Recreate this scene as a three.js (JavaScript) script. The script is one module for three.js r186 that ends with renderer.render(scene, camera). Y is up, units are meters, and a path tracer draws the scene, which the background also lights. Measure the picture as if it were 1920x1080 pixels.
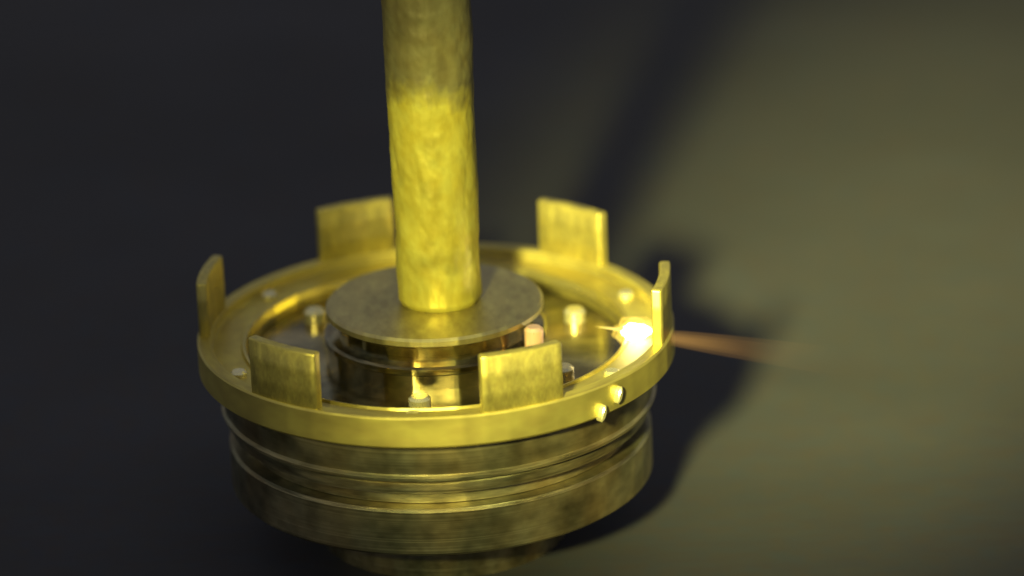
import * as THREE from 'three';
import { mergeGeometries, toCreasedNormals } from 'three/addons/utils/BufferGeometryUtils.js';
import { ImprovedNoise } from 'three/addons/math/ImprovedNoise.js';

// ---------------------------------------------------------------- camera, light, exposure
const R = 0.1;                       // outer radius of the crown ring, metres
const TABLE = -0.93;                 // table height in ring radii below the ring's lip
const Y = (h) => R * (h - TABLE);    // lip-relative height -> metres above the table
const rad = (d) => d * Math.PI / 180;

const scene = new THREE.Scene();
scene.background = new THREE.Color().setRGB(0.205, 0.203, 0.195);   // dim workshop round the machine

const camera = new THREE.PerspectiveCamera(7.724, 1920 / 1080, 0.05, 30);
camera.position.set(0.3132 * R, Y(6.5575), 16.6556 * R);
camera.rotation.order = 'YXZ';
camera.rotation.set(-0.367, -0.0008, 0);
camera.rotateZ(-0.0407);
camera.focus = 1.735;
camera.userData.fStop = 3;

const renderer = new THREE.WebGLRenderer({ antialias: true });
renderer.toneMapping = THREE.LinearToneMapping;
renderer.toneMappingExposure = 1.0;
renderer.shadowMap.enabled = true;
renderer.setSize(1024, 576);

// work lamp: a narrow yellow beam from beside the camera, a little left and above
const lampTarget = new THREE.Vector3(1.32 * R, Y(0.44), 0);
const lamp = new THREE.SpotLight(new THREE.Color().setRGB(1, 0.94, 0.26), 50, 0, rad(6.9), 1, 2);
lamp.position.set(-0.240, 0.75, 1.34);
lamp.target.position.copy(lampTarget);
lamp.castShadow = true;
lamp.shadow.radius = 3.6;
lamp.shadow.mapSize.set(2048, 2048);
lamp.name = 'work_lamp';
scene.add(lamp, lamp.target);

// ---------------------------------------------------------------- helpers
let seed = 7;
const rnd = () => { seed = (seed * 1664525 + 1013904223) >>> 0; return seed / 4294967296; };
const noise = new ImprovedNoise();
const fbm = (x, y, z, n = 4) => { let a = 0, s = 1, t = 0; for (let i = 0; i < n; i++) { a += s * noise.noise(x, y, z); t += s; s *= 0.55; x *= 2.03; y *= 2.03; z *= 2.03; } return a / t; };

// a tileable texture: f(u, v) -> [r, g, b] in 0..1
function texture(w, h, f, srgb = false) {
  const d = new Uint8Array(w * h * 4);
  for (let j = 0; j < h; j++) for (let i = 0; i < w; i++) {
    const c = f(i / w, j / h), k = (j * w + i) * 4;
    for (let q = 0; q < 3; q++) d[k + q] = Math.max(0, Math.min(255, Math.round(255 * (Array.isArray(c) ? c[q] : c))));
    d[k + 3] = 255;
  }
  const t = new THREE.DataTexture(d, w, h);
  t.wrapS = t.wrapT = THREE.RepeatWrapping; t.magFilter = THREE.LinearFilter; t.minFilter = THREE.LinearMipmapLinearFilter; t.generateMipmaps = true;
  if (srgb) t.colorSpace = THREE.SRGBColorSpace;
  t.needsUpdate = true;
  return t;
}
// value noise that tiles
const lattice = (i, j, o) => { let h = (i * 374761393 + j * 668265263 + o * 1442695041) | 0; h = Math.imul(h ^ (h >>> 13), 1274126177); h ^= h >>> 16; return (h >>> 0) / 2147483648 - 1; };
function wrapped(u, v, px, py, o = 0, n = 4) {      // px, py: whole numbers of cells across the tile; result about -1..1
  let a = 0, s = 1, t = 0;
  for (let k = 0; k < n; k++) {
    const x = u * px, y = v * py, i = Math.floor(x), j = Math.floor(y), f = x - i, g = y - j, F = f * f * f * (f * (f * 6 - 15) + 10), G = g * g * g * (g * (g * 6 - 15) + 10);
    const L = (p, q) => lattice(((i + p) % px + px) % px, ((j + q) % py + py) % py, o + 17 * k);
    a += s * ((L(0, 0) * (1 - F) + L(1, 0) * F) * (1 - G) + (L(0, 1) * (1 - F) + L(1, 1) * F) * G); t += s; s *= 0.55; px *= 2; py *= 2;
  }
  return a / t;
}

const used = new Map();
function numbered(name) { const n = used.get(name) || 0; used.set(name, n + 1); return n ? `${name}_${String(n).padStart(3, '0')}` : name; }
function thing(name, label, category, y = 0, group) {
  const g = new THREE.Group(); g.name = numbered(name); g.position.y = y; g.userData = { label, category };
  if (group) g.userData.group = group;
  scene.add(g); return g;
}
function part(name, geometry, material, parent) {
  const m = new THREE.Mesh(geometry, material); m.name = name; m.castShadow = m.receiveShadow = true; parent.add(m); return m;
}
// turned part: [radius, height] pairs in ring radii, heights relative to base
function turned(points, base, seg = 160) {
  const g = new THREE.LatheGeometry(points.map(([r, h]) => new THREE.Vector2(r * R, (h - base) * R)), seg);
  return toCreasedNormals(g, 0.35);
}
// rounded block bent round the axis: radii r0..r1, heights h0..h1, centre angle, width in degrees
function bentBlock(r0, r1, h0, h1, deg, wide, b, base) {
  const rm = (r0 + r1) / 2, W = rad(wide) * rm, Hh = h1 - h0, T = r1 - r0;
  const nu = 22, nv = 14, nw = 8;
  const g = new THREE.BoxGeometry(1, 1, 1, nu, nv, nw), p = g.attributes.position;
  const spread = (t, n, L) => { // inner segments even, outer three within the rounding
    const i = Math.round((t + 0.5) * n), e = 3;
    if (i <= e) return -L / 2 + b * i / e;
    if (i >= n - e) return L / 2 - b * (n - i) / e;
    return -L / 2 + b + (L - 2 * b) * (i - e) / (n - 2 * e);
  };
  const c = new THREE.Vector3(), q = new THREE.Vector3();
  for (let i = 0; i < p.count; i++) {
    c.set(spread(p.getX(i), nu, W), spread(p.getY(i), nv, Hh), spread(p.getZ(i), nw, T));
    q.set(Math.max(-W / 2 + b, Math.min(W / 2 - b, c.x)), Math.max(-Hh / 2 + b, Math.min(Hh / 2 - b, c.y)), Math.max(-T / 2 + b, Math.min(T / 2 - b, c.z)));
    c.sub(q); if (c.lengthSq() > 1e-12) c.setLength(b);
    q.add(c);
    const a = rad(deg) + q.x / rm, r = rm + q.z;
    p.setXYZ(i, Math.sin(a) * r * R, ((h0 + h1) / 2 + q.y - base) * R, Math.cos(a) * r * R);
  }
  g.computeVertexNormals();
  return toCreasedNormals(g, 0.7);
}
// upright stud with a chamfered head
function stud(r, h0, h1, deg, at, base, seg = 28) {
  const c = Math.min(0.012, (h1 - h0) * 0.35);
  const g = turned([[0.0001, h0], [r, h0], [r, h1 - c], [r - c, h1], [0.0001, h1]], base, seg);
  g.translate(Math.sin(rad(deg)) * at * R, 0, Math.cos(rad(deg)) * at * R);
  return g;
}

// ---------------------------------------------------------------- materials
const lathe = texture(64, 1024, (u, v) => 0.5 + 0.35 * wrapped(u, v, 2, 120, 5, 3));
const latheRough = texture(512, 256, (u, v) => [1, 0.80 + 0.18 * wrapped(u, v, 14, 6, 9, 5), 1]);
const smudge = texture(512, 256, (u, v) => {
  const n = wrapped(u, v, 12, 5, 3, 5), m = wrapped(u, v, 60, 24, 8, 3);
  const k = 0.88 + 0.15 * n + 0.07 * m; return [k, k * (0.99 + 0.02 * m), k * (0.96 - 0.05 * n)];
}, true);
const reflectMottle = texture(1024, 256, (u, v) => {      // mottle standing for reflection patches on the turned body, put into the colour
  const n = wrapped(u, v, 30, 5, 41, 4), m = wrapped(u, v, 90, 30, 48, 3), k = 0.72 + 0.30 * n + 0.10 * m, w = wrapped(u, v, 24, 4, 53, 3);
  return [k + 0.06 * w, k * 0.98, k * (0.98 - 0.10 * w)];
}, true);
const grain = texture(256, 256, (u, v) => 0.5 + 0.4 * wrapped(u, v, 24, 24, 2, 4));
function metal(rgb, o) { return new THREE.MeshStandardMaterial({ color: new THREE.Color().setRGB(...rgb), metalness: 0.75, roughness: 0.5, map: smudge, roughnessMap: latheRough, ...o }); }
const brass = [0.75, 0.655, 0.22], steel = [0.62, 0.56, 0.33];
const M = {
  ring: metal(brass, { roughness: 0.62, metalness: 0.86, bumpMap: grain, bumpScale: 0.0001 }),
  tab: metal(brass, { roughness: 0.52, metalness: 0.8 }),
  rim: metal(brass, { roughness: 0.38, metalness: 0.86 }),
  body: metal(steel, { roughness: 0.50, metalness: 0.88, map: reflectMottle, bumpMap: lathe, bumpScale: 0.00014 }),
  hub: metal(steel, { roughness: 0.24, metalness: 1, map: reflectMottle, bumpMap: lathe, bumpScale: 0.00003 }),
  disc: metal(steel, { roughness: 0.44, metalness: 1, roughnessMap: null, bumpMap: lathe, bumpScale: 0.00004 }),
  pin: metal([0.86, 0.80, 0.52], { roughness: 0.35, metalness: 0.8, map: null }),
  copper: metal([0.86, 0.56, 0.46], { roughness: 0.4, metalness: 0.7, map: null }),
};

// ---------------------------------------------------------------- the table
{
  const g = new THREE.PlaneGeometry(5, 5, 1, 1); g.rotateX(-Math.PI / 2);
  const uv = g.attributes.uv; for (let i = 0; i < uv.count; i++) uv.setXY(i, uv.getX(i) * 5 / 0.6, uv.getY(i) * 5 / 0.6);
  const map = texture(1024, 1024, (u, v) => {
    const a = wrapped(u, v, 5, 5, 1, 5), b = wrapped(u, v, 90, 90, 4, 2), c = wrapped(u, v, 40, 150, 11, 3), k = 0.88 + 0.09 * a;
    return [k + 0.05 * b, k + 0.04 * c, k - 0.05 * b + 0.04 * c];
  }, true);
  const t = new THREE.Mesh(g, new THREE.MeshStandardMaterial({ color: new THREE.Color().setRGB(0.046, 0.047, 0.068), map, roughness: 0.9, metalness: 0, bumpMap: grain, bumpScale: 0.0002 }));
  t.name = 'machine_table'; t.receiveShadow = true; t.castShadow = true;
  t.userData = { kind: 'structure', label: 'dull grey machine table under the turned fixture', category: 'table' };
  scene.add(t);
}

// ---------------------------------------------------------------- the turned fixture
{
  const f = thing('turned_fixture', 'stepped round metal fixture standing on the grey table beneath the crown ring', 'fixture');
  const B = TABLE;
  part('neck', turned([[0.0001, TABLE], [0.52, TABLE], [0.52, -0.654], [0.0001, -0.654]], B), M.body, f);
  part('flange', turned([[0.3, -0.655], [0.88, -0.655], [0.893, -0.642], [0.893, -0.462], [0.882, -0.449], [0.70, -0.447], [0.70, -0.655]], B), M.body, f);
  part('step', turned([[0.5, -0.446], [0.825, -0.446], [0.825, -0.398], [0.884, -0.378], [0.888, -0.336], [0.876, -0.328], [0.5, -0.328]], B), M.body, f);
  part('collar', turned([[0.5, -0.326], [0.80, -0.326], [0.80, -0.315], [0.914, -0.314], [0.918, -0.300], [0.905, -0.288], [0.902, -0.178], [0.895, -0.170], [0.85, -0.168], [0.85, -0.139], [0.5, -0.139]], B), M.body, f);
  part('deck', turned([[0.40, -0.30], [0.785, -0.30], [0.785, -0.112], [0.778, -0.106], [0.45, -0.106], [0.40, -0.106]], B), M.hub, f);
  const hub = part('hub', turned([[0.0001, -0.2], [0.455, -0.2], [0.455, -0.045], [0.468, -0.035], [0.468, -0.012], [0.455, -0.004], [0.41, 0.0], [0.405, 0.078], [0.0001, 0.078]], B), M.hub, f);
  part('hub_disc', turned([[0.0001, 0.079], [0.446, 0.079], [0.456, 0.086], [0.456, 0.106], [0.445, 0.117], [0.0001, 0.117]], B), M.disc, hub).geometry.attributes.uv.array.set(((p) => { const a = []; for (let i = 0; i < p.count; i++) a.push(p.getX(i) / 0.14, p.getZ(i) / 0.14); return a; })(hub.children[0].geometry.attributes.position));
  for (let k = 0; k < 6; k++) part('locating_pin', stud(0.046, -0.107, -0.050, -6 + 60 * k, 0.645, B), M.pin, f);
  const post = part('clamp_post', stud(0.04, -0.107, 0.095, 54, 0.505, B), M.copper, f);
  post.userData.label = 'pinkish copper post beside the hub disc';
}

// ---------------------------------------------------------------- the crown ring
{
  const B = -0.137, c = thing('crown_ring', 'yellow metal ring with six upright tabs seated on the turned fixture', 'ring', Y(-0.137));
  part('band', turned([[0.80, -0.135], [0.988, -0.137], [1.0, -0.125], [1.0, -0.008], [0.993, 0], [0.947, 0], [0.940, -0.008], [0.938, -0.036], [0.933, -0.043], [0.822, -0.045], [0.805, -0.053], [0.80, -0.066], [0.80, -0.135]], B, 200), M.ring, c);
  part('bore_rim', turned([[0.788, -0.13], [0.788, -0.068], [0.800, -0.038], [0.812, -0.036], [0.817, -0.05]], B, 200), M.rim, c);
  for (let k = 0; k < 6; k++) part('tab', bentBlock(0.945, 0.991, -0.012, 0.24, 21.2 + 60 * k, 20.6, 0.010, B), M.tab, c);
  for (let k = 0; k < 6; k++) part('screw_head', stud(0.034, -0.044, -0.020, -6 + 60 * k, 0.89, B), M.pin, c);
  // two studs through the outside of the band
  for (const [deg, h] of [[47, -0.062], [41.5, -0.112]]) {
    const g = turned([[0.0001, 0], [0.017, 0], [0.017, 0.028], [0.012, 0.034], [0.0001, 0.034]], 0, 20);
    g.rotateX(Math.PI / 2); g.scale(0.7, 2.1, 1); g.rotateZ(-0.35); g.translate(0, (h - B) * R, 0.992 * R); g.rotateY(rad(deg));
    part('side_stud', g, M.pin, c);
  }
}

// ---------------------------------------------------------------- the rod
{
  const top = 2.6, bot = 0.118, nh = 300, na = 120, pos = [], uv = [], idx = [];
  for (let j = 0; j <= nh; j++) for (let i = 0; i <= na; i++) {
    const h = bot + (top - bot) * j / nh, a = i / na * Math.PI * 2, s = Math.sin(a), c = Math.cos(a);
    let r = 0.172 + 0.013 * (h - bot) / 1.4;
    const d = fbm(s * 1.3 + 4, h * 4.2, c * 1.3, 4), e = fbm(s * 3 + 9, h * 10, c * 3 + 2, 3);
    r += 0.010 * d + 0.003 * e - 0.009 * Math.max(0, 0.16 - Math.abs(fbm(s * 1.5 + 1, h * 3.2 + 7, c * 1.5 + 5, 3))) + 0.006 * fbm(s * 1.1 + 13, h * 2.6, c * 1.1 + 3, 2);
    if (h - bot < 0.02) r -= 0.012 * (1 - (h - bot) / 0.02);
    pos.push(s * r * R, (h - bot) * R, c * r * R); uv.push(i / na, h / 2.4);
  }
  for (let j = 0; j < nh; j++) for (let i = 0; i < na; i++) { const a = j * (na + 1) + i, b = a + 1, c = a + na + 1, d = c + 1; idx.push(a, b, c, b, d, c); }
  const g = new THREE.BufferGeometry();
  g.setAttribute('position', new THREE.Float32BufferAttribute(pos, 3)); g.setAttribute('uv', new THREE.Float32BufferAttribute(uv, 2)); g.setIndex(idx); g.computeVertexNormals();
  const cap = new THREE.CircleGeometry(0.17 * R, 48); cap.rotateX(-Math.PI / 2); cap.translate(0, (top - bot) * R, 0);
  const low = new THREE.CircleGeometry(0.158 * R, 48); low.rotateX(Math.PI / 2);
  const map = texture(512, 1024, (u, v) => {
    const n = wrapped(u, v, 5, 8, 6, 5), m = wrapped(u, v, 20, 40, 12, 3), st = Math.max(0, wrapped(u, v, 7, 14, 21, 4) - 0.22);
    // tarnished skin above a ragged edge, worn bright below it
    const edge = 0.405 + 0.07 * wrapped(u, v, 6, 9, 31, 5), tarnish = v < 0.985 ? 0.36 * Math.min(1, Math.max(0, (v - edge) / 0.05)) : 0;
    const k = 0.9 + 0.10 * n + 0.05 * m - 0.25 * st - tarnish; return [k, k * (0.98 + 0.03 * m), k * (0.94 + 0.15 * m) + tarnish * 0.9];
  }, true);
  const rodMat = new THREE.MeshStandardMaterial({ color: new THREE.Color().setRGB(0.40, 0.365, 0.068), map, metalness: 0.35, roughness: 0.55, roughnessMap: latheRough, bumpMap: grain, bumpScale: 0.00035 });
  const rod = thing('shaft', 'rough upright yellow rod standing on the hub disc inside the ring', 'rod', Y(bot)); rod.position.x = 0.024 * R;
  part('shaft_body', mergeGeometries([g, cap, low].map((q) => q.toNonIndexed())), rodMat, rod);
}

// ---------------------------------------------------------------- the weld spark
{
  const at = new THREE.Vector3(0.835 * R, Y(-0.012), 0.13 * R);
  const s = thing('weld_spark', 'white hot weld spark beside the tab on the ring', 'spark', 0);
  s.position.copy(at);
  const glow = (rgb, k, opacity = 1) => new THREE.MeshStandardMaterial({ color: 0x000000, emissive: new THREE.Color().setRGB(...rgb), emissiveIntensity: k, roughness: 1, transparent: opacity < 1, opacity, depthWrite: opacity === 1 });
  const blob = (sx, sy, sz, o, amp) => {
    const g = new THREE.IcosahedronGeometry(1, 24), p = g.attributes.position;
    for (let i = 0; i < p.count; i++) { const x = p.getX(i), y = p.getY(i), z = p.getZ(i), k = 1 + amp * fbm(x * 1.6 + o, y * 1.6, z * 1.6 + o, 3); p.setXYZ(i, x * k * sx * R, y * k * sy * R, z * k * sz * R); }
    g.computeVertexNormals(); return g;
  };
  part('core', blob(0.056, 0.032, 0.04, 3, 0.5), glow([1, 0.98, 0.97], 9), s);
  for (let k = 0; k < 3; k++) part('vapour_halo', blob(0.062 + 0.014 * k, 0.036 + 0.012 * k, 0.044 + 0.012 * k, 8 + 3 * k, 0.5), glow([1, 0.74 - 0.04 * k, 0.12 - 0.03 * k], 2.2, 0.14), s);  // translucent emissive shells added as a soft yellow halo round the core
  // thin streaks of molten spatter
  const streak = (dx, dy, dz, r, m) => {
    const g = new THREE.ConeGeometry(r * R, 1, 10, 1), v = new THREE.Vector3(dx, dy, dz).multiplyScalar(R), L = v.length();
    g.scale(1, L, 1); g.translate(0, L / 2, 0); g.applyQuaternion(new THREE.Quaternion().setFromUnitVectors(new THREE.Vector3(0, 1, 0), v.normalize()));
    part('spatter_streak', g, m, s);
  };
  streak(-0.17, 0.03, 0.0, 0.012, glow([1, 0.75, 0.15], 1.6));
  // orange jet of hot vapour blown outwards past the tab
  const thin = texture(128, 64, (u, v) => Math.pow(Math.max(0, 1 - u), 1.6) * Math.min(1, u * 12) * (0.8 + 0.35 * wrapped(u, v, 6, 5, 71, 3)));
  for (const [L, w] of [[0.42, 0.020], [0.60, 0.038], [0.78, 0.060]]) {
    const g = new THREE.PlaneGeometry(1, 1, 40, 28), p = g.attributes.position;   // rolled into a slender horn
    for (let i = 0; i < p.count; i++) { const x = p.getX(i) + 0.5, a = (p.getY(i) + 0.5) * 2 * Math.PI, q = w * (0.35 + 0.65 * Math.sqrt(x)); p.setXYZ(i, x * L * R, Math.cos(a) * q * R, Math.sin(a) * q * R); }
    g.rotateZ(-0.10); g.rotateY(-0.24); g.translate(0.10 * R, -0.004 * R, 0.055 * R); g.computeVertexNormals();
    const m = glow([1, 0.50, 0.12], 0.75, 0.11); m.alphaMap = thin; m.side = THREE.DoubleSide;
    part('vapour_jet', g, m, s);
  }
  const light = new THREE.PointLight(new THREE.Color().setRGB(1, 0.86, 0.5), 0.0009, 0, 2);
  light.position.set(-0.01 * R, 0.02 * R, 0); light.castShadow = true; light.shadow.radius = 0.15; light.name = 'weld_glow';
  s.add(light);
}

camera.updateMatrixWorld();
scene.updateMatrixWorld(true);
renderer.render(scene, camera);
